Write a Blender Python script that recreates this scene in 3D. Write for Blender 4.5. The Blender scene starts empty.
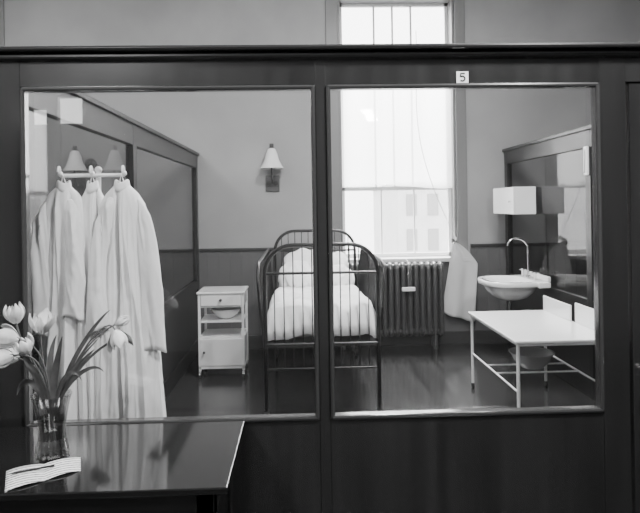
import bpy, math, random
from mathutils import Vector, Matrix, noise
random.seed(4)
C = bpy.context.scene.collection
pi = math.pi

# ------------------------------------------------------------------ materials
def mat(name, v, rough=0.6, metal=0.0, var=0.0, scale=6.0, stretch=(1,1,1), coat=0.0, bump=0.0, bdist=.01, spec=0.5):
    m = bpy.data.materials.new(name); m.use_nodes = True
    nt = m.node_tree; b = nt.nodes['Principled BSDF']
    b.inputs['Base Color'].default_value = (v, v, v, 1)
    b.inputs['Roughness'].default_value = rough
    b.inputs['Metallic'].default_value = metal
    b.inputs['Coat Weight'].default_value = coat
    b.inputs['Coat Roughness'].default_value = 0.12
    b.inputs['Specular IOR Level'].default_value = spec
    if var > 0 or bump > 0:
        tc = nt.nodes.new('ShaderNodeTexCoord'); mp = nt.nodes.new('ShaderNodeMapping')
        mp.inputs['Scale'].default_value = stretch
        nz = nt.nodes.new('ShaderNodeTexNoise'); nz.inputs['Scale'].default_value = scale; nz.inputs['Detail'].default_value = 6
        nt.links.new(tc.outputs['Object'], mp.inputs[0]); nt.links.new(mp.outputs[0], nz.inputs['Vector'])
        r = nt.nodes.new('ShaderNodeValToRGB')
        lo = v*(1-var); hi = v*(1+var)
        r.color_ramp.elements[0].color = (lo,lo,lo,1); r.color_ramp.elements[0].position = .3
        r.color_ramp.elements[1].color = (hi,hi,hi,1); r.color_ramp.elements[1].position = .7
        nt.links.new(nz.outputs['Fac'], r.inputs[0]); nt.links.new(r.outputs[0], b.inputs['Base Color'])
        if bump > 0:
            bp = nt.nodes.new('ShaderNodeBump'); bp.inputs['Strength'].default_value = bump; bp.inputs['Distance'].default_value = bdist
            nt.links.new(nz.outputs['Fac'], bp.inputs['Height']); nt.links.new(bp.outputs[0], b.inputs['Normal'])
    return m

def glassmat(name, tint=0.93, base=0.045, edge=.85, rough=.015):
    m = bpy.data.materials.new(name); m.use_nodes = True
    nt = m.node_tree; nt.nodes.clear()
    o = nt.nodes.new('ShaderNodeOutputMaterial'); mx = nt.nodes.new('ShaderNodeMixShader')
    t = nt.nodes.new('ShaderNodeBsdfTransparent'); t.inputs[0].default_value = (tint,tint,tint,1)
    g = nt.nodes.new('ShaderNodeBsdfGlossy'); g.inputs['Roughness'].default_value = rough
    g.inputs[0].default_value = (1,1,1,1)
    lw = nt.nodes.new('ShaderNodeLayerWeight'); lw.inputs[0].default_value=.5
    p = nt.nodes.new('ShaderNodeMath'); p.operation='POWER'; p.inputs[1].default_value=5
    k = nt.nodes.new('ShaderNodeMath'); k.operation='MULTIPLY_ADD'; k.inputs[1].default_value=edge; k.inputs[2].default_value=base
    nt.links.new(lw.outputs['Facing'], p.inputs[0]); nt.links.new(p.outputs[0], k.inputs[0])
    nt.links.new(k.outputs[0], mx.inputs[0]); nt.links.new(t.outputs[0], mx.inputs[1]); nt.links.new(g.outputs[0], mx.inputs[2])
    nt.links.new(mx.outputs[0], o.inputs[0])
    return m
def muslin():  # half-clear cloth made to stand in for the window haze
    m = bpy.data.materials.new('sheer_haze_muslin'); m.use_nodes = True
    nt = m.node_tree; nt.nodes.clear()
    o = nt.nodes.new('ShaderNodeOutputMaterial'); mx = nt.nodes.new('ShaderNodeMixShader'); mx.inputs[0].default_value=.5
    t = nt.nodes.new('ShaderNodeBsdfTransparent'); t.inputs[0].default_value=(.95,.95,.95,1)
    g = nt.nodes.new('ShaderNodeBsdfTranslucent'); g.inputs[0].default_value=(.92,.92,.92,1)
    nt.links.new(t.outputs[0], mx.inputs[1]); nt.links.new(g.outputs[0], mx.inputs[2]); nt.links.new(mx.outputs[0], o.inputs[0])
    return m

WOOD = mat('dark_polished_wood', .018, .24, var=.4, scale=6, stretch=(2.5,1,.12), coat=.8)
SWOOD = mat('dark_stained_wood', .012, .38, var=.4, scale=6, stretch=(1,.12,1), coat=.15, spec=.35)
WOODH = mat('dark_polished_rail', .020, .24, var=.4, scale=6, stretch=(.12,1,2.5), coat=.8)
MOULD = mat('dark_moulding', .04, .18, coat=1.0)
TABLE = mat('polished_tabletop', .006, .07, var=.3, scale=4, stretch=(.15,1,1), coat=.7)
WALL = mat('painted_plaster', .34, .55, var=.12, scale=1.3)
DADO = mat('glazed_dado', .11, .35, var=.05, scale=2)
CEIL = mat('ceiling_plaster', .6, .8)
FLOOR = mat('polished_linoleum', .032, .2, var=.5, scale=3, stretch=(6,.25,1), coat=.4)
TRIM = mat('shaded_window_paint', .20, .4)  # surround colour darkened to carry the shadow on the jambs
SASH = mat('sash_paint', .65, .4)
SASH_HAZED = mat('sash_paint_hazed', .9, .4)  # lower sash lightened, window haze put into its colour
SKIRT = mat('skirting_paint', .03, .4)
ENAMEL = mat('white_enamel', .87, .22, coat=.3)
GENAMEL = mat('grey_enamel', .42, .25, coat=.3)
CERAMIC = mat('white_ceramic', .87, .12, coat=.5)
CLOTH = mat('white_cotton', .87, .9, var=.02, scale=10, stretch=(2,2,.3), bump=.35, bdist=.012)
TOWEL = mat('towel_cotton', .66, .9, var=.03, scale=6, bump=.15)
CLOTH2 = mat('grey_cotton', .66, .9, var=.04, scale=6, bump=.2)
PILLOW = mat('pillow_linen', .9, .9, var=.03, scale=5, bump=.3, bdist=.02)
BLACKM = mat('black_enamel_tube', .004, .35, coat=.1)
IRON = mat('cast_iron_paint', .055, .28, coat=.4)
CHROME = mat('nickel_plate', .65, .18, metal=1)
BRASS = mat('dull_metal', .08, .4, metal=.6)
RUBBER = mat('rubber', .02, .7)
OPAL = mat('opal_glass', .85, .2, coat=.4)
PETAL = mat('tulip_petal', .70, .55, var=.28, scale=22, stretch=(1,1,.3))
STEM = mat('tulip_stem', .10, .5)
LEAF = mat('tulip_leaf', .08, .4, var=.4, scale=20)
WATER = glassmat('water', .92, .02, .3)
GLASS = glassmat('pane_glass', .965, .05)
SGLASS = glassmat('side_pane_glass', .68, .04, .3)
VGLASS = glassmat('vase_glass', .82, .16, .9, .06)
INK = mat('black_ink', .01, .6)
STONE = mat('pale_brick', .75, .9, var=.08, scale=2)  # pale brick, paled further to carry the window haze
DARKGL = mat('street_window', .4, .3)  # facade panes lightened for the same haze
EARTH = mat('pavement', .3, .9, var=.2)
MUSLIN = muslin()

def ruled():
    m = mat('ruled_paper', .85, .8); nt = m.node_tree
    tc = nt.nodes.new('ShaderNodeTexCoord'); w = nt.nodes.new('ShaderNodeTexWave'); w.bands_direction='Y'
    mp = nt.nodes.new('ShaderNodeMapping'); mp.inputs['Rotation'].default_value=(0,0,math.radians(-25))
    w.inputs['Scale'].default_value = 17; w.inputs['Distortion'].default_value = .3; w.inputs['Detail Scale'].default_value = 60
    nz = nt.nodes.new('ShaderNodeTexNoise'); nz.inputs['Scale'].default_value=120
    ad = nt.nodes.new('ShaderNodeMath'); ad.operation='ADD'
    r = nt.nodes.new('ShaderNodeValToRGB'); r.color_ramp.elements[0].color=(.12,.12,.12,1); r.color_ramp.elements[1].color=(.85,.85,.85,1)
    r.color_ramp.elements[0].position=.62; r.color_ramp.elements[1].position=.85
    nt.links.new(tc.outputs['Object'], mp.inputs[0]); nt.links.new(mp.outputs[0], w.inputs['Vector']); nt.links.new(tc.outputs['Object'], nz.inputs['Vector'])
    nt.links.new(w.outputs['Fac'], ad.inputs[0]); nt.links.new(nz.outputs['Fac'], ad.inputs[1])
    nt.links.new(ad.outputs[0], r.inputs[0]); nt.links.new(r.outputs[0], nt.nodes['Principled BSDF'].inputs['Base Color'])
    return m
RULED = ruled()

# ------------------------------------------------------------------ mesh builder
class M:
    def __init__(s): s.v=[]; s.f=[]
    def box(s,x0,x1,y0,y1,z0,z1):
        n=len(s.v)
        s.v += [(x0,y0,z0),(x1,y0,z0),(x1,y1,z0),(x0,y1,z0),(x0,y0,z1),(x1,y0,z1),(x1,y1,z1),(x0,y1,z1)]
        for q in [(0,3,2,1),(4,5,6,7),(0,1,5,4),(1,2,6,5),(2,3,7,6),(3,0,4,7)]: s.f.append(tuple(n+i for i in q))
        return s
    def tube(s,pts,r,closed=False,n=10,caps=True):
        pts=[Vector(p) for p in pts]; k=len(pts); base=len(s.v)
        rs = r if isinstance(r,(list,tuple)) else [r]*k
        prev=None
        for i,p in enumerate(pts):
            if closed: t=(pts[(i+1)%k]-pts[i-1])
            else: t=pts[min(i+1,k-1)]-pts[max(i-1,0)]
            t.normalize()
            if prev is None:
                a=Vector((0,0,1)) if abs(t.z)<.9 else Vector((1,0,0))
                u=t.cross(a).normalized()
            else:
                u=(prev-t*prev.dot(t)); 
                if u.length<1e-6: u=t.orthogonal()
                u.normalize()
            prev=u; w=t.cross(u)
            for j in range(n):
                a=2*pi*j/n; s.v.append(tuple(p+(u*math.cos(a)+w*math.sin(a))*rs[i]))
        for i in range(k if closed else k-1):
            a=base+i*n; b=base+((i+1)%k)*n
            for j in range(n): s.f.append((a+j,a+(j+1)%n,b+(j+1)%n,b+j))
        if not closed and caps:
            s.f.append(tuple(base+j for j in reversed(range(n)))); s.f.append(tuple(base+(k-1)*n+j for j in range(n)))
        return s
    def lathe(s,cx,cy,prof,n=32,sx=1,sy=1,sq=1.0):
        base=len(s.v)
        for r,z in prof:
            for j in range(n):
                a=2*pi*j/n; c_,s_=math.cos(a),math.sin(a)
                if sq!=1.0: c_=math.copysign(abs(c_)**sq,c_); s_=math.copysign(abs(s_)**sq,s_)
                s.v.append((cx+r*sx*c_,cy+r*sy*s_,z))
        for i in range(len(prof)-1):
            a=base+i*n;b=a+n
            for j in range(n): s.f.append((a+j,a+(j+1)%n,b+(j+1)%n,b+j))
        if prof[0][0]>1e-5: s.f.append(tuple(base+j for j in reversed(range(n))))
        if prof[-1][0]>1e-5: s.f.append(tuple(base+(len(prof)-1)*n+j for j in range(n)))
        return s
    def ball(s,c,r,n=14,sq=(1,1,1)):
        base=len(s.v)
        k=n//2
        for i in range(k+1):
            ph=-pi/2+pi*i/k
            for j in range(n):
                a=2*pi*j/n; s.v.append((c[0]+r*sq[0]*max(math.cos(ph),.001)*math.cos(a),c[1]+r*sq[1]*max(math.cos(ph),.001)*math.sin(a),c[2]+r*sq[2]*math.sin(ph)))
        for i in range(k):
            a=base+i*n;b=a+n
            for j in range(n): s.f.append((a+j,a+(j+1)%n,b+(j+1)%n,b+j))
        return s
    def grid(s,fn,nu,nv):
        base=len(s.v)
        for i in range(nu+1):
            for j in range(nv+1): s.v.append(tuple(fn(i/nu,j/nv)))
        for i in range(nu):
            for j in range(nv):
                a=base+i*(nv+1)+j; s.f.append((a,a+nv+1,a+nv+2,a+1))
        return s

ORG={}
def ob(name,m,material,parent=None,origin=None,smooth=False,bevel=0,solid=0,label=None):
    if parent is not None: O=ORG[parent.name]
    else: O=Vector(origin if origin else (0,0,0))
    me=bpy.data.meshes.new(name); me.from_pydata([tuple(Vector(v)-O) for v in m.v],[],m.f); me.validate(); 
    me.materials.append(material)
    o=bpy.data.objects.new(name,me); C.objects.link(o)
    if parent is not None: o.parent=parent
    else: o.location=O
    ORG[o.name]=O
    if smooth:
        for p in me.polygons: p.use_smooth=True
        try: me.set_sharp_from_angle(angle=math.radians(50))
        except Exception: pass
    if solid: 
        md=o.modifiers.new('thick','SOLIDIFY'); md.thickness=solid
    if bevel:
        md=o.modifiers.new('bevel','BEVEL'); md.width=bevel; md.segments=2; md.limit_method='ANGLE'
    if label: o['label']=label
    return o
def empty(name,origin,label,cat,group=None):
    o=bpy.data.objects.new(name,None); o.empty_display_size=.1; o.location=origin; C.objects.link(o); ORG[o.name]=Vector(origin)
    o['label']=label; o['category']=cat
    if group: o['group']=group
    return o
def tag(o,label,cat,group=None):
    o['label']=label; o['category']=cat
    if group: o['group']=group
    return o
def struct(o,label=None):
    o['kind']='structure'
    o['label']=label or o.name.replace('_',' ')
    return o
def dup(top,delta,label=None):
    n=top.copy(); C.objects.link(n); n.location=Vector(top.location)+Vector(delta); ORG[n.name]=n.location.copy()
    if label: n['label']=label
    def rec(src,dst):
        for c in [x for x in bpy.data.objects if x.parent==src]:
            k=c.copy(); C.objects.link(k); k.parent=dst; rec(c,k)
    rec(top,n); return n
def bez(p0,p1,p2,p3,n=14):
    p0,p1,p2,p3=map(Vector,(p0,p1,p2,p3)); out=[]
    for i in range(n+1):
        t=i/n; out.append(p0*(1-t)**3+p1*3*t*(1-t)**2+p2*3*t*t*(1-t)+p3*t**3)
    return out
def nz3(x,y,z): return noise.noise(Vector((x,y,z)))

# ------------------------------------------------------------------ room shell
YB=7.45; CH=4.6; YC=-2.2; XL=-5.6; XR=5.6
struct(ob('floor',M().box(XL,XR,YC,YB+.3,-.1,0),FLOOR),'dark polished linoleum floor')
struct(ob('ceiling',M().box(XL,XR,YC,YB+.3,CH,CH+.1),CEIL),'plain plaster ceiling')
W1=(.50,1.96); W2=(-5.2,-3.70); ZS=1.07; ZT=4.35
m=M(); m.box(XL,W2[0],YB,YB+.3,0,CH); m.box(W2[1],W1[0],YB,YB+.3,0,CH); m.box(W1[1],XR,YB,YB+.3,0,CH)
for w in (W1,W2): m.box(w[0],w[1],YB,YB+.3,0,ZS); m.box(w[0],w[1],YB,YB+.3,ZT,CH)
struct(ob('wall_back',m,WALL),'grey painted plaster wall with tall windows')
struct(ob('wall_left',M().box(XL-.1,XL,YC,YB+.3,0,CH),WALL))
struct(ob('wall_right',M().box(XR,XR+.1,YC,YB+.3,0,CH),WALL))
m=M(); ya,yb=YC-.1,YC
fl=[(-3.29,-3.05,2.78,2.97),(-2.92,-2.62,2.79,3.11)]  # openings added so bright sky reflects in the front panes
m.box(XL,fl[0][0],ya,yb,0,CH); m.box(fl[0][1],fl[1][0],ya,yb,0,CH); m.box(fl[1][1],XR,ya,yb,0,CH)
for f in fl: m.box(f[0],f[1],ya,yb,0,f[2]); m.box(f[0],f[1],ya,yb,f[3],CH)
struct(ob('wall_corridor',m,WALL),'grey corridor wall with small openings added for pane reflections')
m=M()
for a,b in ((XL,W1[0]-.2),(W1[1]+.16,XR)): m.box(a,b,YB-.012,YB,.15,1.2)
m.box(W1[0]-.2,W1[1]+.16,YB-.012,YB,.15,1.03)
x=XL+.1
while x<XR:
    if not (W1[0]-.25<x<W1[1]+.16): m.box(x,x+.012,YB-.02,YB-.012,.16,1.2)
    x+=.14
struct(ob('trim_1',m,DADO),'darker boarded dado facing on the wall')
m=M()
for a,b in ((XL,W1[0]-.2),(W1[1]+.16,XR)): m.box(a,b,YB-.035,YB,1.2,1.24)
struct(ob('trim_2',m,SKIRT,bevel=.008),'narrow dark dado rail')
struct(ob('baseboard_back',M().box(XL,XR,YB-.03,YB,0,.16),SKIRT,bevel=.008),'dark painted skirting board')

def window(nm,x0,x1):
    m=M(); zt=ZT; y0=YB-.03
    m.box(x0-.15,x0,y0,YB+.02,ZS-.04,zt+.14); m.box(x1,x1+.13,y0,YB+.02,ZS-.04,zt+.14); m.box(x0-.15,x1+.13,y0,YB+.02,zt,zt+.14)
    m.box(x0,x0+.03,YB,YB+.3,ZS,zt); m.box(x1-.03,x1,YB,YB+.3,ZS,zt); m.box(x0,x1,YB,YB+.3,zt-.03,zt)
    w=struct(ob(nm,m,TRIM,origin=(x0,YB,ZS),bevel=.006),'tall sash window with surround darkened as if in shadow')
    ob('window_sill',M().box(x0-.18,x1+.16,YB-.09,YB+.3,ZS-.04,ZS+.01),SASH,parent=w,bevel=.008)
    zm=1.97; a=x0+.03; b=x1-.03
    for (z0,z1,y,n2,fr_,hw_,mt_) in ((ZS+.01,zm,YB+.14,'lower_sash',(.36,.66),.008,SASH_HAZED),(zm-.04,zt-.03,YB+.2,'upper_sash',(.32,.49,.66),.012,SASH)):
        s=M(); s.box(a,b,y,y+.045,z0,z0+.05); s.box(a,b,y,y+.045,z1-.035,z1); s.box(a,a+.04,y,y+.045,z0,z1); s.box(b-.04,b,y,y+.045,z0,z1)
        for k in fr_: xx=a+(b-a)*k; s.box(xx-hw_,xx+hw_,y+.008,y+.04,z0,z1)
        so=ob(n2,s,mt_,parent=w)
        ob('glass_pane',M().box(a+.03,b-.03,y+.02,y+.024,z0+.03,z1-.03),GLASS,parent=so)
window('window_1',*W1); window('window_2',*W2)
mc=empty('haze_curtain',(1.23,YB+.06,1.2),'sheer white cloth added across the window to make haze','curtain')  # added sheer cloth, whitens the view like haze
ob('haze_cloth_rod',M().tube([(.51,YB+.06,3.56),(1.95,YB+.06,3.56)],.008),BRASS,parent=mc,smooth=True)
def cfn(s,t):
    x=.535+1.39*s; zb=1.97+.03*math.sin(5*s)
    return Vector((x,YB+.06+.010*math.sin(s*14+t),3.56+(zb-3.56)*t))
ob('haze_cloth',M().grid(cfn,80,10),MUSLIN,parent=mc,smooth=True)
tag(ob('window_cord',M().tube(bez((1.47,YB-.05,3.9),(1.50,YB-.05,3.0),(1.30,YB-.05,2.6),(1.93,YB-.05,1.32),24),.004,n=6).ball((1.93,YB-.05,1.31),.016,10,(1,1,1.6)),SASH,origin=(1.93,YB-.05,1.3),smooth=True),'thin pale cord looped down across the window','cord')

# ------------------------------------------------------------------ front glazed partition
FY=2.54; BY=2.62; TOP=2.42; G0=.842; G1=2.262
m=M()
cols=[(-3.5,-3.36),(-1.32,-1.159),(.071,.116),(1.295,1.41)]
for a,b in cols: m.box(a,b,FY,BY,0,TOP)
m.box(2.30,2.44,FY,BY,0,TOP); m.box(4.6,4.74,FY,BY,0,TOP)
m.box(-3.5,4.74,FY+.002,BY-.002,G1,TOP)
bays=((-3.36,-1.32),(-1.159,.071),(.116,1.295),(2.44,4.6))
for a,b in bays:
    m.box(a,b,FY+.002,BY-.002,0,G0)
wf=struct(ob('wall_front',m,WOOD,bevel=.003),'dark polished wooden glazed partition')
for a,b in bays:
    ob('glass_pane',M().box(a-.005,b+.005,FY+.04,FY+.044,G0-.005,G1+.005),GLASS,parent=wf)
    q=M(); t=.02; y0=FY-.012; y1=FY+.038
    q.box(a,b,y0,y1,G1-t,G1); q.box(a,b,y0,y1,G0,G0+t); q.box(a,a+t,y0,y1,G0,G1); q.box(b-t,b,y0,y1,G0,G1)
    ob('glazing_bead',q,MOULD,parent=wf,bevel=.009)
q=M().box(-3.5,4.74,FY-.06,BY+.05,TOP-.022,TOP).box(-3.5,4.74,FY-.03,BY+.02,TOP-.05,TOP-.022)
struct(ob('trim_3',q,WOODH,bevel=.01),'moulded cornice capping the partition')
m=M(); m.box(1.43,1.55,FY+.01,BY-.01,.01,G1); m.box(2.17,2.28,FY+.01,BY-.01,.01,G1); m.box(1.55,2.17,FY+.01,BY-.01,.01,.25); m.box(1.55,2.17,FY+.01,BY-.01,.85,1.0); m.box(1.55,2.17,FY+.01,BY-.01,2.1,G1); m.box(1.55,2.17,FY+.03,BY-.03,.25,.85)
d=struct(ob('door_1',m,WOOD,origin=(1.43,FY,0),bevel=.005),'dark wooden half-glazed door')
ob('glass_pane',M().box(1.545,2.175,FY+.04,FY+.044,.995,2.105),GLASS,parent=d)
ob('door_handle',M().tube([(1.49,FY+.01,1.0),(1.49,FY-.05,1.0)],.012).ball((1.49,FY-.06,1.0),.026),CHROME,parent=d,smooth=True)

# number plate
np_=empty('number_plate',(.70,FY-.004,2.262),'small white number plate with a black 5','sign')
ob('plate',M().box(.674,.726,FY-.006,FY,2.262,2.312),ENAMEL,parent=np_,bevel=.0015)
def stroke(pts,w,y0,y1):
    mm=M(); n=len(pts)
    L=[];R=[]
    for i,p in enumerate(pts):
        a=pts[max(i-1,0)]; b=pts[min(i+1,n-1)]; dx,dz=b[0]-a[0],b[1]-a[1]; l=math.hypot(dx,dz) or 1; nx,nz=-dz/l*w/2,dx/l*w/2
        L.append((p[0]+nx,p[1]+nz)); R.append((p[0]-nx,p[1]-nz))
    for i in range(n-1):
        k=len(mm.v)
        for y in (y0,y1):
            mm.v += [(L[i][0],y,L[i][1]),(L[i+1][0],y,L[i+1][1]),(R[i+1][0],y,R[i+1][1]),(R[i][0],y,R[i][1])]
        mm.f += [(k,k+1,k+2,k+3),(k+7,k+6,k+5,k+4),(k,k+4,k+5,k+1),(k+1,k+5,k+6,k+2),(k+2,k+6,k+7,k+3),(k+3,k+7,k+4,k)]
    return mm
nx,nz=.70,2.287
pts=[(nx-.009,nz+.001)]+[(nx-.001+.011*math.cos(a),nz-.006+.010*math.sin(a)) for a in [math.radians(d) for d in range(125,-150,-20)]]
n1=stroke(pts,.0065,FY-.0075,FY-.006); n2=stroke([(nx+.010,nz+.016),(nx-.007,nz+.016),(nx-.009,nz+.001)],.0065,FY-.0075,FY-.006)
k=len(n1.v); n1.v+=n2.v; n1.f+=[tuple(i+k for i in f) for f in n2.f]
ob('numeral',n1,INK,parent=np_)

# ------------------------------------------------------------------ side partitions
def side(nm,x0,x1,posts):
    m=M(); ya=BY; yb=YB-.02
    for p in posts: m.box(x0,x1,p-.05,p+.05,0,TOP-.01)
    m.box(x0+.002,x1-.002,ya,yb,TOP-.19,TOP-.01); m.box(x0+.002,x1-.002,ya,yb,.76,.87); m.box(x0+.002,x1-.002,ya,yb,0,.16); m.box(x0+.015,x1-.015,ya,yb,.16,.76)
    m.box(x0-.022,x1+.022,ya+.05,yb,TOP-.035,TOP-.002)
    w=struct(ob(nm,m,SWOOD,bevel=.004),'dark wooden glazed side partition')
    xc=(x0+x1)/2
    for a,b in zip(posts[:-1],posts[1:]):
        ob('glass_pane',M().box(xc-.002,xc+.002,a+.04,b-.04,.865,TOP-.185),SGLASS,parent=w)
side('wall_inner_left',-1.31,-1.25,[BY+.05,4.62,YB-.08])
side('wall_inner_right',2.56,2.62,[BY+.05,5.25,YB-.08])

# ------------------------------------------------------------------ corridor table
tb=empty('side_table',(-1.1,2.18,0),'long dark polished wooden table against the glazed partition','table')
TZ=.865
ob('tabletop',M().box(-2.0,-.243,1.90,2.49,TZ-.022,TZ),TABLE,parent=tb,bevel=.004)
ob('apron',M().box(-1.95,-.29,1.94,2.45,TZ-.12,TZ-.022),TABLE,parent=tb,bevel=.003)
for x,y in ((-1.95,1.94),(-.35,1.94),(-1.95,2.37),(-.35,2.37)):
    ob('leg',M().box(x,x+.06,y,y+.06,0,TZ-.03),TABLE,parent=tb,bevel=.004)

# ------------------------------------------------------------------ papers and pen
pp=[Vector((-.94,1.915,TZ+.001)),Vector((-1.01,2.07,TZ+.001)),Vector((-.795,2.165,TZ+.001)),Vector((-.755,2.055,TZ+.001))]
def pg(i,j):
    p=pp[0].lerp(pp[1],j).lerp(pp[3].lerp(pp[2],j),i); p.z+=.007*abs(math.sin(2*pi*i))**.8; return p
tag(ob('open_booklet',M().grid(lambda a,b:pg(a,b),24,6),RULED,origin=(-.88,2.05,TZ),smooth=True,solid=.0015),'open white printed booklet lying on the table','booklet')
tag(ob('pen',M().tube([(-.98,2.015,TZ+.013),(-.955,2.028,TZ+.013),(-.85,2.075,TZ+.013)],[.001,.0030,.0036]),INK,origin=(-.92,2.045,TZ+.010),smooth=True),'slim dark pen lying on the booklet','pen')

# ------------------------------------------------------------------ vase
vx,vy=-.905,2.192
v=empty('vase',(vx,vy,TZ),'clear waisted cut-glass vase half filled with water','vase')
prof=[(.050,TZ),(.055,TZ+.008),(.052,TZ+.03),(.044,TZ+.065),(.043,TZ+.10),(.048,TZ+.14),(.057,TZ+.19),(.066,TZ+.222),(.062,TZ+.222),(.053,TZ+.19),(.044,TZ+.14),(.039,TZ+.10),(.040,TZ+.065),(.046,TZ+.03),(.0,TZ+.02)]
vm=M().lathe(vx,vy,prof,96)
for i,(x,y,z) in enumerate(vm.v):
    j=i%96; k=i//96
    if k<8:
        f=1+.07*abs(math.sin(j*pi/8)); vm.v[i]=(vx+(x-vx)*f,vy+(y-vy)*f,z)
ob('vase_body',vm,VGLASS,parent=v)
ob('water',M().lathe(vx,vy,[(.0,TZ+.022),(.044,TZ+.032),(.038,TZ+.065),(.037,TZ+.10),(.042,TZ+.14),(0,TZ+.141)],32),WATER,parent=v,smooth=True)

def petal_head(m,c,d,R=.028,L=.066,open_=0,sd_=0):
    d=Vector(d).normalized(); u=d.orthogonal().normalized(); w=d.cross(u)
    for k in range(6):
        a0=k*2*pi/6+sd_; rr=R*(1.0 if k%2 else .82); op=open_*(1.2 if k%2 else .5)*(1+.3*math.sin(k*2.3+sd_))
        def fn(s,t):
            wd=.66*max(math.sin(pi*(t*.93+.05)),0)**.6
            a=a0+(s*2-1)*wd
            q=s*2-1
            r=rr*(math.sin(pi*(.06+.80*t))**.8)*(1-.14*q*q)+op*t*t*.03+.0015*t*math.sin(q*7+k*2)
            z=L*t*(1 if k%2 else .92)-.010*(abs(q)**2)*t+.0015*t*math.sin(q*9+k)
            return Vector(c)+d*z+(u*math.cos(a)+w*math.sin(a))*r
        m.grid(fn,10,12)
SC=2.192/2.235
def rs_(p):
    p=Vector(p); return Vector((p.x*SC, vy+(p.y-2.235), 1.75-(1.75-p.z)*SC))
def tulip(h,d,yoff,label,leafp=None,open_=0,R=.033,L=.074,p0=(0,0)):
    hx,hz=h; head=rs_((hx,2.235+yoff,hz)); d=Vector(d).normalized()
    base=Vector((vx+p0[0],vy+p0[1],TZ+.035))
    tp=empty('tulip',(base.x,base.y,base.z),label,'flower','tulips in the glass vase')
    pts=bez(base,(vx-p0[0],vy-p0[1],TZ+.27),head-d*.10,head)
    ob('stem',M().tube(pts,.003,n=8),STEM,parent=tp,smooth=True)
    mm=M(); petal_head(mm,head-d*.002,d,R,L,open_,hx*37)
    ob('bloom',mm,PETAL,parent=tp,smooth=True)
    for (tip,ctl,wd) in (leafp or []):
        lp=bez((vx+p0[0]*.5,vy+p0[1]*.5,TZ+.06),(vx,vy,TZ+.25),rs_(ctl),rs_(tip),16)
        def fn(s,t):
            i=t*16; k=min(int(i),15); p=lp[k].lerp(lp[k+1],i-k); tg=(lp[k+1]-lp[k]).normalized()
            sd=tg.cross(Vector((0.25,-1,0.1))).normalized(); ww=wd*max(math.sin(pi*(t*.97+.02)),0)**.8*(.3+.7*min(1,t*2.2))
            q=s*2-1
            return p+sd*q*ww+Vector((0,-1,0))*.25*ww*q*q
        ob('leaf',M().grid(fn,4,20),LEAF,parent=tp,smooth=True)
tulip((-1.035,1.34),(-.15,0,1),-.02,'white tulip standing upright in the vase',[((-1.00,2.20,1.22),(-1.02,2.2,1.24),.012)],open_=.2,p0=(.012,.008),R=.035)
tulip((-1.015,1.285),(-1,-.2,.25),-.05,'white tulip leaning out of the vase',[((-.85,2.16,1.30),(-.88,2.18,1.2),.012),((-.80,2.20,1.13),(-.83,2.2,1.22),.009)],open_=.7,p0=(.015,-.008),R=.038,L=.080)
tulip((-.965,1.29),(.1,-.1,1),.02,'white half-open tulip in the vase',[((-.77,2.25,1.23),(-.80,2.25,1.2),.009),((-.74,2.22,1.28),(-.80,2.22,1.22),.005)],open_=.9,p0=(0,.014),L=.084,R=.035)
tulip((-1.025,1.235),(-1,-.2,-.15),-.07,'white tulip drooping over the vase side',[((-1.05,2.24,1.07),(-1.03,2.24,1.18),.012)],open_=.3,p0=(.01,-.013),R=.036)
tulip((-1.055,1.20),(-1,.1,.3),.03,'white tulip bending low beside the vase',[((-.92,2.28,1.28),(-.95,2.26,1.2),.012)],open_=.2,p0=(.004,0))
tulip((-.680,1.305),(.35,-.2,-.9),-.02,'white tulip nodding on a long arched stem',[((-.70,2.22,1.38),(-.76,2.22,1.34),.008)],open_=.7,p0=(-.014,.004),R=.034,L=.074)
tulip((-.700,1.315),(.8,.1,.35),.04,'small pale tulip bud on an arched stem',[((-.63,2.24,1.25),(-.70,2.24,1.33),.005)],p0=(-.008,-.01),R=.020,L=.056)
tulip((-.985,1.235),(-.3,-.3,.9),-.04,'white tulip in the middle of the bunch',[((-.72,2.2,1.16),(-.76,2.2,1.22),.008)],open_=.4,p0=(.006,-.004),R=.032,L=.068)

# ------------------------------------------------------------------ coat stand with gowns
PY=2.885
cs=empty('coat_stand',(-.955,PY,0),'metal coat stand with a short white cross bar','coat stand')
ob('pole',M().tube([(-.955,PY,.05),(-.955,PY,1.93)],.012).ball((-.955,PY,1.935),.018),ENAMEL,parent=cs,smooth=True)
ob('cross_bar',M().tube([(-1.10,2.80,1.905),(-.81,2.80,1.905)],.009).tube([(-.955,2.80,1.905),(-.955,PY,1.905)],.009),ENAMEL,parent=cs,smooth=True)
b=M()
for a in range(4):
    c_,s_=math.cos(a*pi/2+pi/4),math.sin(a*pi/2+pi/4)
    b.tube([(-.955,PY,.12),(-.955+.10*c_,PY+.08*s_,.07),(-.955+.2*c_,PY+.15*s_,.013)],.011)
ob('stand_base',b,IRON,parent=cs,smooth=True)
for x,y in ((-1.10,2.80),(-.81,2.80),(-.955,2.80)):
    ob('hook',M().tube(bez((x,y,1.905),(x,y-.0,1.955),(x,y-.03,1.955),(x,y-.028,1.92),8),.006,n=8).ball((x,y,1.913),.013),ENAMEL,parent=cs,smooth=True)

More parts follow.
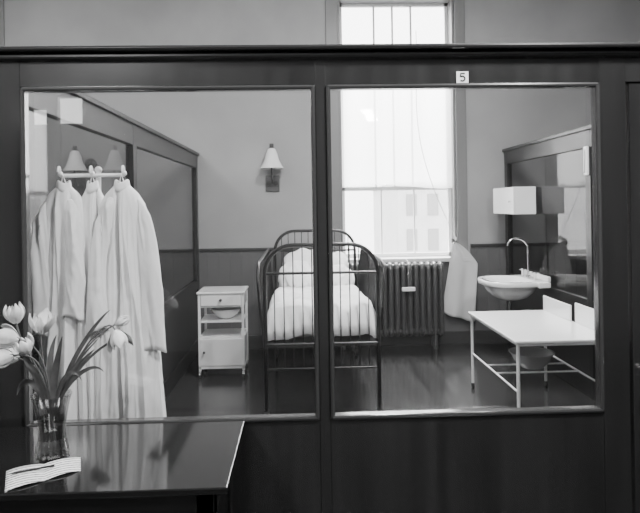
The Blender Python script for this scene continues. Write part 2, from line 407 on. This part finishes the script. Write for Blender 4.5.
def gown(nm,cx,cy,keys,ph,label,hookz,z0=.42,folds=5,shift=0,sleeves=(),amp=1.0,xmin=None,slit=None):
    def wid(z):
        ks=sorted(keys)
        for (za,a,b),(zb,a2,b2) in zip(ks[:-1],ks[1:]):
            if za<=z<=zb:
                t=(z-za)/(zb-za); return a+(a2-a)*t,b+(b2-b)*t
        return (ks[0][1],ks[0][2]) if z<ks[0][0] else (ks[-1][1],ks[-1][2])
    zt=keys[-1][0]
    top=empty(nm,(cx,cy,z0),label,'gown','gowns on the coat stand')
    def crump(x,y,z):
        # folds fan slightly outwards towards the hem so they read as hanging drapes
        u=(x-cx)/(1+.35*max(0,1.7-z))
        wx=.12*nz3(u*3+ph,y*3,z*1.2)
        a=1-(abs(nz3(u*17+wx*10+ph*3,y*4,z*.9))*3.2)**.8
        b=1-(abs(nz3(u*34-ph+wx*8,y*7,z*1.6))*3.0)**.8
        c=1-(abs(nz3(x*16+z*12,y*8,z*13-x*18+ph))*3)**.8
        return .019*a+.009*b+.0028*c
    def clampx(x): return x if xmin is None else max(x,xmin+.4*max(0,x-xmin))
    def fn(s,t):
        z=zt+(z0-zt)*t; a,b=wid(z); th=2*pi*s
        g=(.45+.55*t)*min(1,t*12)*amp
        w=.2*math.sin(2.1*t+ph)
        nx_,ny_=math.cos(th),math.sin(th)
        x=cx+shift*t+a*nx_; y=cy+b*ny_
        off=g*(.020*t*(1-2*abs(math.sin(folds*th+ph+w*2))**.6)+crump(x,y,z)*1.4)
        if slit is not None and ny_<0:
            dx=(x-(cx+slit+.012*math.sin(3*t+ph)+.04*t))/(.006+.008*t)
            off-=min(1,t*6)*.060*math.exp(-dx*dx)
        return Vector((clampx(x+off*.3*nx_), y+off*(ny_ if abs(ny_)>.35 else math.copysign(.35,ny_)), z-(.02*nz3(th*2,ph,0) if t>.95 else 0)))
    ob('gown_body',M().grid(fn,340,90),CLOTH,parent=top,smooth=True,solid=.002)
    def cf(s,t):
        th=2*pi*s; a,b=wid(zt); r=1+.55*t
        return Vector((cx+a*r*math.cos(th),cy+b*r*math.sin(th),zt+.022*math.sin(pi*t)-.035*t+.008*math.sin(th*2+ph)))
    ob('collar',M().grid(cf,32,6),CLOTH,parent=top,smooth=True,solid=.002)
    ob('hanging_loop',M().tube([(cx-.012,cy,zt-.005),(cx,cy-.012,hookz),(cx+.012,cy,zt-.005)],.003,n=6),CLOTH,parent=top,smooth=True)
    for path in sleeves:
        N=50
        pts=bez(*path[0],n=N); r0,r1=path[1]
        mm=M(); nn=60
        rs=[(r0+(r1-r0)*i/N)*(.35+.65*min(1,i/14)**.7) for i in range(N+1)]
        mm.tube(pts,rs,n=nn,caps=False)
        for k in range(len(mm.v)):
            x,y,z=mm.v[k]; j=k%nn; i=k//nn; c0=pts[i]
            y=c0.y+(y-c0.y)*.28; z=c0.z+(z-c0.z)*.6
            f=crump(x+.3,y,z)*.9*min(1,i/8)
            q=Vector((x-c0.x,y-c0.y,0)); 
            if q.length>1e-5: q.normalize()
            mm.v[k]=(clampx(x+q.x*f*.5),y+q.y*f*1.4,z+(.012*math.sin(j*.21+ph) if i>N-3 else 0))
        ob('sleeve',mm,CLOTH,parent=top,smooth=True,solid=.002)
    return top
gown('hanging_gown',-.955,2.805,[(.4,.085,.03),(1.4,.08,.03),(1.72,.07,.028),(1.80,.05,.024),(1.845,.028,.02),(1.865,.018,.018)],2.0,'white cotton gown squeezed between two others',1.91,amp=.8,slit=.01)
gown('hanging_gown',-1.085,2.80,[(.4,.125,.045),(1.2,.115,.045),(1.50,.11,.042),(1.68,.11,.038),(1.77,.095,.034),(1.82,.066,.028),(1.850,.036,.022),(1.868,.022,.018)],0.4,'crumpled white cotton gown hanging from a hook',1.91,z0=.46,xmin=-1.243,slit=.03,
     sleeves=[(((-1.125,2.785,1.80),(-1.18,2.76,1.74),(-1.195,2.752,1.50),(-1.185,2.752,1.18)),(.034,.046)),(((-1.05,2.77,1.795),(-1.015,2.752,1.70),(-1.015,2.745,1.50),(-1.03,2.745,1.26)),(.030,.040))])
gown('hanging_gown',-.82,2.80,[(.4,.185,.055),(1.1,.15,.05),(1.5,.122,.043),(1.68,.115,.038),(1.77,.100,.035),(1.82,.070,.030),(1.850,.040,.024),(1.868,.024,.02)],1.9,'long white cotton gown with loose sleeves hanging from a hook',1.91,z0=.40,shift=.02,slit=-.03,
     sleeves=[(((-.86,2.775,1.80),(-.905,2.757,1.73),(-.925,2.745,1.50),(-.92,2.745,1.20)),(.032,.042)),(((-.775,2.785,1.80),(-.705,2.765,1.75),(-.685,2.757,1.50),(-.675,2.757,1.10)),(.036,.050))])

# ------------------------------------------------------------------ bed
BX=.165; hw=.462; YF=4.90; YH=6.95
bed=empty('hospital_bed',(BX,(YF+YH)/2,0),'black iron hospital bed with arched rail ends and side guards','bed')
def bed_end(y,nm,top):
    e=M(); r=.017
    c=.23; pts=[(BX-hw,y,.12),(BX-hw,y,top-c)]
    for i in range(1,9):
        a=pi-pi/2*i/8; pts.append((BX-hw+c+c*math.cos(a),y,top-c+c*math.sin(a)))
    for i in range(0,9):
        a=pi/2-pi/2*i/8; pts.append((BX+hw-c+c*math.cos(a),y,top-c+c*math.sin(a)))
    pts.append((BX+hw,y,.12)); e.tube(pts,r,n=12)
    eo=ob(nm,e,BLACKM,parent=bed,smooth=True)
    q=M(); q.tube([(BX-hw,y,top-.23),(BX+hw,y,top-.23)],.011,n=8); q.tube([(BX-hw,y,.62),(BX+hw,y,.62)],.015,n=8)
    q.tube([(BX-hw,y,.42),(BX+hw,y,.42)],.010,n=8)
    for i in range(1,12):
        x=BX-hw+2*hw*i/12; dd=hw-abs(x-BX)
        zt=top if dd>=c else top-c+math.sqrt(max(c*c-(c-dd)**2,0))
        q.tube([(x,y,.42),(x,y,zt)],.0048,n=8); q.ball((x,y,top-.23),.012,8)
    ob('cross_rail',q,BLACKM,parent=eo,smooth=True)
    for sx in (-1,1):
        w=M(); x=BX+sx*hw; w.tube([(x-.012,y,.04),(x+.012,y,.04)],.04,n=18); ob('castor',w,RUBBER,parent=bed,smooth=True)
        w=M(); w.tube([(x,y,.13),(x,y,.085)],.012).box(x-.02,x+.02,y-.012,y+.012,.08,.09).box(x-.02,x-.016,y-.012,y+.012,.035,.09).box(x+.016,x+.02,y-.012,y+.012,.035,.09); ob('castor_fork',w,BLACKM,parent=bed)
bed_end(YF,'footboard',1.43); bed_end(YH,'headboard',1.46)
for sx in (-1,1):
    x=BX+sx*hw; s=M(); s.box(x-.012,x+.012,YF,YH,.58,.64)
    ob('side_rail',s,BLACKM,parent=bed)
    def gp(y,h): 
        k=h/.66; return (x+sx*(.008+.055*math.sin(min(1,k)*pi/2)),y,.61+h)
    ya_,yb_=YF+.05,YH-.05; c=.20; Ht=.66
    pts=[gp(ya_,h) for h in (0,.1,.2,.3,Ht-c)]
    pts+=[gp(ya_+c-c*math.cos(a),Ht-c+c*math.sin(a)) for a in [pi/2*i/8 for i in range(1,9)]]
    pts+=[gp(yb_-c+c*math.sin(a),Ht-c+c*math.cos(a)) for a in [pi/2*i/8 for i in range(0,9)]]
    pts+=[gp(yb_,h) for h in (.3,.2,.1,0)]
    s=M().tube(pts,.013,n=8)
    for i in range(1,20):
        yy=ya_+(yb_-ya_)*i/20; dd=min(yy-ya_,yb_-yy); ht=Ht if dd>=c else Ht-c+math.sqrt(max(0,c*c-(c-dd)**2))
        s.tube([gp(yy,ht*k/6) for k in range(7)],.006,n=6)
    ob('side_guard',s,BLACKM,parent=bed,smooth=True)
ob('bed_base',M().box(BX-hw+.02,BX+hw-.02,YF+.02,YH-.02,.60,.63),BLACKM,parent=bed)
def softbox(x0,x1,y0,y1,z0,z1,p=5,wr=.006,seed=0,tilt=0,pinch=0):
    m=M()
    cx,cy,cz=(x0+x1)/2,(y0+y1)/2,(z0+z1)/2; hx,hy,hz=(x1-x0)/2,(y1-y0)/2,(z1-z0)/2
    ct,st=math.cos(tilt),math.sin(tilt)
    def fn(s,t):
        th=2*pi*s; ph=-pi/2+pi*t
        def sg(v,e): return math.copysign(abs(v)**e,v)
        e=2/p
        x=hx*sg(math.cos(th),e)*sg(math.cos(ph),e); y=hy*sg(math.sin(th),e)*sg(math.cos(ph),e); z=hz*sg(math.sin(ph),.75)
        if pinch: z*=1-pinch*(abs(x/hx)**3)*(abs(y/hy)**3)
        w=wr*(3*nz3(x*7+seed,y*7,z*7)+2.5*(.4-abs(nz3(x*12+seed,y*10,z*10+seed))*2))
        y,z=y*ct-z*st, y*st+z*ct
        return Vector((cx+x+w*.5,cy+y+w*.5,cz+z+w))
    m.grid(fn,80,40); return m
tag(ob('mattress',softbox(BX-.425,BX+.425,YF+.05,YH-.04,.632,.80,wr=.0005,p=9),CLOTH2,origin=(BX,5.9,.632),smooth=True),'thick pale mattress on the iron bed','mattress')
def cover(s,t):
    a=(s*2-1); W=.440; yy=YF+.035+(6.25-YF)*t
    drop=.18
    arc=a*(W+drop)
    R=.07
    aa=abs(arc)
    if aa<W-R: x=aa; z=.885
    elif aa<W-R+R*pi/2:
        q=(aa-(W-R))/R; x=W-R+R*math.sin(q); z=.885-R+R*math.cos(q)
    else: x=W; z=.885-R-(aa-(W-R)-R*pi/2)
    x=math.copysign(x,arc)
    inn=max(0,1-abs(a)**4)
    cr=.5-abs(nz3(a*2+t*1.5,t*4-a,1.7))*2.2; cr2=.5-abs(nz3(a*3-t*5,t*9+a,4.1))*2
    z+=inn*(.035*math.sin(pi*min(1,t*1.1+.15))+.035*cr+.014*cr2+.025*nz3(a*1.6,t*3.3,9))
    if t<.10:
        q=1-t/.10; z-=.23*(1-math.sqrt(max(0,1-q*q))); yy=YF+.035+.05*(1-q)
    return Vector((BX+x,yy,max(z,.65+.01*nz3(a*3,3,1))))
tag(ob('quilt',M().grid(cover,90,110),PILLOW,origin=(BX,5.6,.66),smooth=True,solid=-.015),'puffy white quilt tucked over the bed','quilt')
for i,(x,y,z,h,pw,tl) in enumerate(((BX-.21,6.42,.86,.25,.20,.5),(BX+.21,6.45,.85,.23,.20,.4),(BX,6.70,.97,.26,.37,.7))):
    mm=softbox(x-pw,x+pw,y-.20,y+.17,z,z+h,p=2.6,wr=.012,seed=i*3,tilt=tl,pinch=.5)
    tag(ob('pillow',mm,PILLOW,origin=(x,y,z),smooth=True),'plump white pillow at the head of the bed','pillow','pillows on the bed')

# ------------------------------------------------------------------ bedside locker
lk=empty('bedside_locker',(-.825,6.42,0),'white enamelled bedside locker on castors','locker')
x0,x1,y0,y1=-1.06,-.59,6.17,6.60
fr=M()
for x in (x0,x1-.026):
    for y in (y0,y1-.026): fr.box(x,x+.026,y,y+.026,.075,.86)
fr.box(x0,x1,y0,y1,.095,.125); fr.box(x0+.01,x1-.01,y0+.01,y1-.01,.40,.422); fr.box(x0+.01,x1-.01,y0+.01,y1-.01,.565,.582); fr.box(x0+.01,x1-.01,y0+.01,y1-.01,.72,.736)
fr.box(x0+.004,x0+.016,y0+.02,y1-.02,.12,.41); fr.box(x1-.016,x1-.004,y0+.02,y1-.02,.12,.41); fr.box(x0+.004,x0+.016,y0+.02,y1-.02,.73,.86); fr.box(x1-.016,x1-.004,y0+.02,y1-.02,.73,.86)
fr.box(x0+.01,x1-.01,y1-.012,y1-.004,.12,.41)
ob('locker_body',fr,ENAMEL,parent=lk,bevel=.002)
ob('locker_top',M().box(x0-.012,x1+.012,y0-.015,y1+.01,.86,.882),ENAMEL,parent=lk,bevel=.006)
dr=ob('drawer',M().box(x0+.03,x1-.03,y0-.004,y1-.05,.740,.856),ENAMEL,parent=lk,bevel=.003)
ob('knob',M().tube([(-.825,y0-.004,.80),(-.825,y0-.02,.80)],.007).ball((-.825,y0-.026,.80),.015),BRASS,parent=dr,smooth=True)
dr=ob('cupboard_door',M().box(x0+.022,x1-.022,y0-.006,y0+.016,.125,.400),ENAMEL,parent=lk,bevel=.004)
ob('knob',M().tube([(x0+.06,y0-.006,.27),(x0+.06,y0-.024,.27)],.006).ball((x0+.06,y0-.028,.27),.013),BRASS,parent=dr,smooth=True)
for x in (x0+.013,x1-.013):
    for y in (y0+.013,y1-.013): ob('castor',M().tube([(x-.012,y,.036),(x+.012,y,.036)],.036,n=16).tube([(x,y,.03),(x,y,.08)],.010),CHROME,parent=lk,smooth=True)
def bowl(cx,cy,z,r,h,label,mt_=None):
    p=[(r*.45,z),(r*.5,z+.004),(r*.8,z+h*.45),(r*.97,z+h*.9),(r*1.05,z+h),(r*1.05,z+h+.004),(r*.96,z+h),(r*.92,z+h*.88),(r*.75,z+h*.45),(r*.42,z+.01),(0,z+.008)]
    return tag(ob('enamel_bowl',M().lathe(cx,cy,p,36),mt_ or ENAMEL,origin=(cx,cy,z),smooth=True),label,'bowl')
bowl(-.80,6.36,.582,.155,.10,'white enamel bowl on the locker shelf')

# ------------------------------------------------------------------ wall lamps
LX=-.335
lp=empty('wall_lamp',(LX,YB,2.0),'wall bracket lamp with white bell-shaped shade','lamp','bracket lamps on the wall')
ob('mounting_board',M().box(LX-.085,LX+.085,YB-.025,YB,1.93,2.13),BRASS,parent=lp,bevel=.006)
ob('bracket_arm',M().tube(bez((LX,YB-.02,2.05),(LX,YB-.17,2.00),(LX,YB-.2,2.3),(LX,YB-.14,2.50),12),.011,n=8).tube([(LX,YB-.14,2.51),(LX,YB-.14,2.40)],.026,n=12),BRASS,parent=lp,smooth=True)
ob('lamp_shade',M().lathe(LX,YB-.14,[(.028,2.455),(.05,2.44),(.07,2.39),(.09,2.31),(.13,2.235),(.152,2.21),(.147,2.208),(.125,2.23),(.085,2.307),(.065,2.39),(.045,2.435),(.02,2.45)],32),OPAL,parent=lp,smooth=True)
ob('bulb',M().ball((LX,YB-.14,2.27),.032,16,(1,1,1.3)),OPAL,parent=lp,smooth=True)
ob('socket',M().tube([(LX-.04,YB-.03,2.03),(LX-.04,YB-.06,2.03)],.03,n=16).tube([(LX+.04,YB-.03,2.03),(LX+.04,YB-.06,2.03)],.03,n=16),BLACKM,parent=lp,smooth=True)
dup(lp,(-2.36,0,.0),'bracket lamp with white bell-shaped shade in the next cubicle')
tag(ob('wall_switch',M().tube([(-2.55,YB,2.30),(-2.55,YB-.03,2.30)],.07,n=20).ball((-2.55,YB-.03,2.30),.035,12),BRASS,origin=(-2.55,YB,2.30),smooth=True),'round dark switch on the wall beside a lamp','switch')

# ------------------------------------------------------------------ radiator
rx0,rx1=.58,1.73; n=15; ry=7.26
rd=empty('radiator',((rx0+rx1)/2,ry,0),'cast iron column radiator below the window','radiator')
dx=(rx1-rx0)/n
for i in range(n):
    x=rx0+dx*(i+.5); s=M(); pts=[]
    z0,z1=.17,1.02; hd=.07; c=.06
    for (cy,cz,a0) in ((ry+hd-c,z1-c,0),(ry-hd+c,z1-c,pi/2),(ry-hd+c,z0+c,pi),(ry+hd-c,z0+c,3*pi/2)):
        for k in range(5):
            a=a0+pi/2*k/4; pts.append((x,cy+c*math.cos(a),cz+c*math.sin(a)))
    s.tube(pts,.029,closed=True,n=12)
    s.tube([(x,ry,z0),(x,ry,z1)],.018,n=10)
    for z in (z0+.03,z1-.03): s.tube([(x-dx/2-.001,ry,z),(x+dx/2+.001,ry,z)],.035,n=12)
    if i in (0,n-2): s.tube([(x,ry-hd,z0),(x,ry-hd,.0)],[.02,.028],n=10); s.tube([(x,ry+hd,z0),(x,ry+hd,0)],[.02,.028],n=10)
    ob('section',s,IRON,parent=rd,smooth=True)
ob('pipe',M().tube([(rx0,ry,.2),(rx0-.05,ry,.2),(rx0-.07,ry,.17),(rx0-.07,ry,0)],.016,n=10).ball((rx0-.07,ry,.24),.03,12),IRON,parent=rd,smooth=True)
tr=empty('water_tray',(1.28,ry-.14,.70),'small white enamel water tray hooked on the radiator','tray')
ob('tray_body',M().box(1.20,1.36,ry-.155,ry-.112,.71,.76),ENAMEL,parent=tr,bevel=.008)
ob('tray_hook',M().tube([(1.28,ry-.125,.75),(1.28,ry-.123,1.04),(1.28,ry-.09,1.07),(1.28,ry,1.075)],.004,n=8),CHROME,parent=tr,smooth=True)

# ------------------------------------------------------------------ towel on hook
tw=empty('towel',(2.0,YB-.09,.33),'pale grey cotton towel hanging from a wall hook','towel')
def tf(s,t):
    u=t**.9
    xl=1.885-.15*u; xr=1.905+.285*min(1,t/.34)**.7-.05*max(0,(t-.34)/.66)
    zl=1.27-.84*t; zr=1.27-.27*min(1,t/.34)**1.1-.70*max(0,(t-.34)/.66)
    x=xl+(xr-xl)*s; z=zl+(zr-zl)*s-.04*math.sin(pi*s)*min(1,t*3)-.015*math.sin(s*9)*t
    y=YB-.095+.017*math.sin(s*11+.8)*(.5+.5*t)+.030*nz3(s*2.2,t*1.1,2.2)
    return Vector((x,y,z))
ob('towel_cloth',M().grid(tf,60,30),TOWEL,parent=tw,smooth=True,solid=.004)
wh=empty('wall_hook',(1.90,YB-.04,1.26),'small metal wall hook holding a towel','hook')
ob('hook_body',M().tube(bez((1.90,YB-.01,1.29),(1.90,YB-.06,1.23),(1.90,YB-.13,1.23),(1.90,YB-.12,1.30),10),.006,n=8).box(1.885,1.915,YB-.036,YB-.0,1.26,1.31),BRASS,parent=wh,smooth=True)

# ------------------------------------------------------------------ wash basin, tap
wb=empty('wash_basin',(2.40,6.42,.62),'white ceramic wash basin bracketed on the partition','sink')
cx,cy=2.25,6.42
prof=[(.03,.70),(.11,.705),(.19,.74),(.25,.80),(.285,.86),(.325,.870),(.335,.880),(.335,.915),(.328,.924),(.275,.924),(.25,.90),(.22,.84),(.17,.78),(.10,.745),(0,.735)]
ob('basin_bowl',M().lathe(cx,cy,prof,56,sx=.93,sy=1.05,sq=.72),CERAMIC,parent=wb,smooth=True)
ob('back_ledge',M().box(2.43,2.558,cy-.36,cy+.36,.865,.925).box(2.52,2.558,cy-.36,cy+.36,.925,.985),CERAMIC,parent=wb,bevel=.012)
ob('waste_pipe',M().tube([(cx,cy,.70),(cx,cy,.55),(cx+.04,cy,.50),(cx+.09,cy,.53),(cx+.13,cy,.57),(2.56,cy,.57)],.02,n=12),CHROME,parent=wb,smooth=True)
ob('tap',M().tube([(2.48,cy+.05,.92),(2.48,cy+.05,1.20)]+bez((2.48,cy+.05,1.23),(2.48,cy+.05,1.38),(2.27,cy+.05,1.40),(2.26,cy+.05,1.28),14),.012,n=12).lathe(2.48,cy+.05,[(.03,.92),(.028,.95),(.014,.96)],16),CHROME,parent=wb,smooth=True)
for yy in (cy-.14,cy+.22):
    ob('tap_handle',M().lathe(2.48,yy,[(.018,.92),(.014,.98),(.02,.99),(.02,1.01),(.008,1.015)],16).tube([(2.44,yy,1.0),(2.52,yy,1.0)],.007,n=8).tube([(2.48,yy-.04,1.0),(2.48,yy+.04,1.0)],.007,n=8),CHROME,parent=wb,smooth=True)
wc=empty('wall_cabinet',(2.43,6.75,1.62),'small white enamel cabinet fixed above the basin','cabinet')
ob('cabinet_body',M().box(2.325,2.558,6.42,7.10,1.62,1.92),ENAMEL,parent=wc,bevel=.006)
cdor=ob('cabinet_door',M().box(2.308,2.324,6.42,7.10,1.622,1.918),ENAMEL,parent=wc,bevel=.004)
ob('knob',M().tube([(2.308,6.50,1.76),(2.295,6.50,1.76)],.006).ball((2.29,6.50,1.76),.012),CHROME,parent=cdor,smooth=True)
wt=empty('thermometer',(2.55,5.25,1.98),'narrow white wall thermometer fixed on a wooden post','thermometer')
ob('thermometer_board',M().box(2.535,2.56,5.215,5.285,1.98,2.24),ENAMEL,parent=wt,bevel=.01)
ob('thermometer_tube',M().tube([(2.531,5.25,2.01),(2.531,5.25,2.21)],.004,n=8).ball((2.531,5.25,2.01),.008,10),CHROME,parent=wt,smooth=True)

# ------------------------------------------------------------------ dressing table
dt=empty('dressing_table',(1.93,5.05,0),'white enamel-topped metal table with splash back','table')
X0,X1,Y0,Y1=1.58,2.34,4.40,5.66; H=.72
ob('tabletop',M().box(X0,X1,Y0,Y1,H-.022,H),ENAMEL,parent=dt,bevel=.006)
ob('splash_back',M().box(X1-.015,X1,Y0,5.04,H,H+.17),ENAMEL,parent=dt,bevel=.006)
ob('splash_back',M().box(X1-.035,X1-.02,5.08,Y1,H,H+.14),ENAMEL,parent=dt,bevel=.006)
fr=M()
for x in (X0+.03,X1-.03):
    fr.tube([(x,Y0+.03,H-.035),(x,Y1-.03,H-.035)],.012); fr.tube([(x,Y0+.03,.33),(x,Y1-.03,.33)],.009)
for y in (Y0+.03,Y1-.03):
    fr.tube([(X0+.03,y,H-.035),(X1-.03,y,H-.035)],.012)
fr.tube([(X0+.03,4.95,.33),(X1-.03,4.95,.33)],.008); fr.tube([(X0+.03,5.2,.33),(X1-.03,5.2,.33)],.008)
ob('table_frame',fr,ENAMEL,parent=dt,smooth=True)
for x in (X0+.03,X1-.03):
    for y in (Y0+.03,Y1-.03):
        ob('leg',M().tube([(x,y,.05),(x,y,H-.024)],.014,n=12),ENAMEL,parent=dt,smooth=True)
        ob('castor',M().tube([(x-.009,y,.027),(x+.009,y,.027)],.027,n=16),RUBBER,parent=dt,smooth=True)
bowl(1.96,5.07,.339,.18,.13,'grey enamel bowl standing under the table',GENAMEL)

# ------------------------------------------------------------------ outside
struct(ob('ground',M().box(-40,60,YB+.5,60,-5.1,-5),EARTH),'pavement outside')
bd=empty('building',(4.2,19,-5),'pale brick building across the street','building')
ob('facade',M().box(2.95,5.6,18,24,-5,2.3).box(2.85,5.7,17.9,24.1,2.3,2.4),STONE,parent=bd)
for x in (3.2,3.85,4.5,5.1):
    for z in (-.6,.35,1.4): ob('facade_window',M().box(x,x+.32,17.97,18.02,z,z+.65),DARKGL,parent=bd)

# ------------------------------------------------------------------ light
w=bpy.data.worlds.new('sky'); bpy.context.scene.world=w; w.use_nodes=True
w.node_tree.nodes['Background'].inputs[0].default_value=(1,1,1,1); w.node_tree.nodes['Background'].inputs[1].default_value=9
def area(nm,loc,target,sx,sy,e):
    l=bpy.data.lights.new(nm,'AREA'); l.shape='RECTANGLE'; l.size=sx; l.size_y=sy; l.energy=e
    o=bpy.data.objects.new(nm,l); C.objects.link(o); o.location=loc
    o.rotation_euler=(Vector(target)-Vector(loc)).to_track_quat('-Z','Y').to_euler(); return o
area('sky_light',(1.25,9.6,7.0),(1.0,5.5,.8),3,3,6500)
area('sky_light_two',(-4.4,9.6,7.0),(-4.2,5.5,.8),3,3,1800)
area('cubicle_fill',(.9,3.9,CH-.05),(.6,4.1,0),.5,.5,220)  # added overhead fill for the cubicle, not a known lamp
area('next_cubicle_fill',(-3.4,4.6,CH-.05),(-3.4,4.6,0),1.2,1.2,110)  # added fill to brighten the neighbouring cubicle
area('corridor_fill',(1.7,1.0,3.9),(-.6,2.7,1.3),.35,.35,190)  # added lamp, placed to rake across the gown folds
area('corridor_fill_two',(-1.9,-.6,3.9),(-.6,2.6,1.2),.7,.5,110)  # added weaker fill from the camera side

cam=bpy.data.cameras.new('camera'); co=bpy.data.objects.new('camera',cam); C.objects.link(co)
cam.sensor_width=36; cam.lens=33.75; cam.shift_y=-51/640; cam.clip_start=.05
co.matrix_world=Matrix.Translation((0,0,1.75)) @ Matrix.Rotation(-.0333,4,'Z') @ Matrix.Rotation(pi/2,4,'X') @ Matrix.Rotation(-.0155,4,'Z')
bpy.context.scene.camera=co
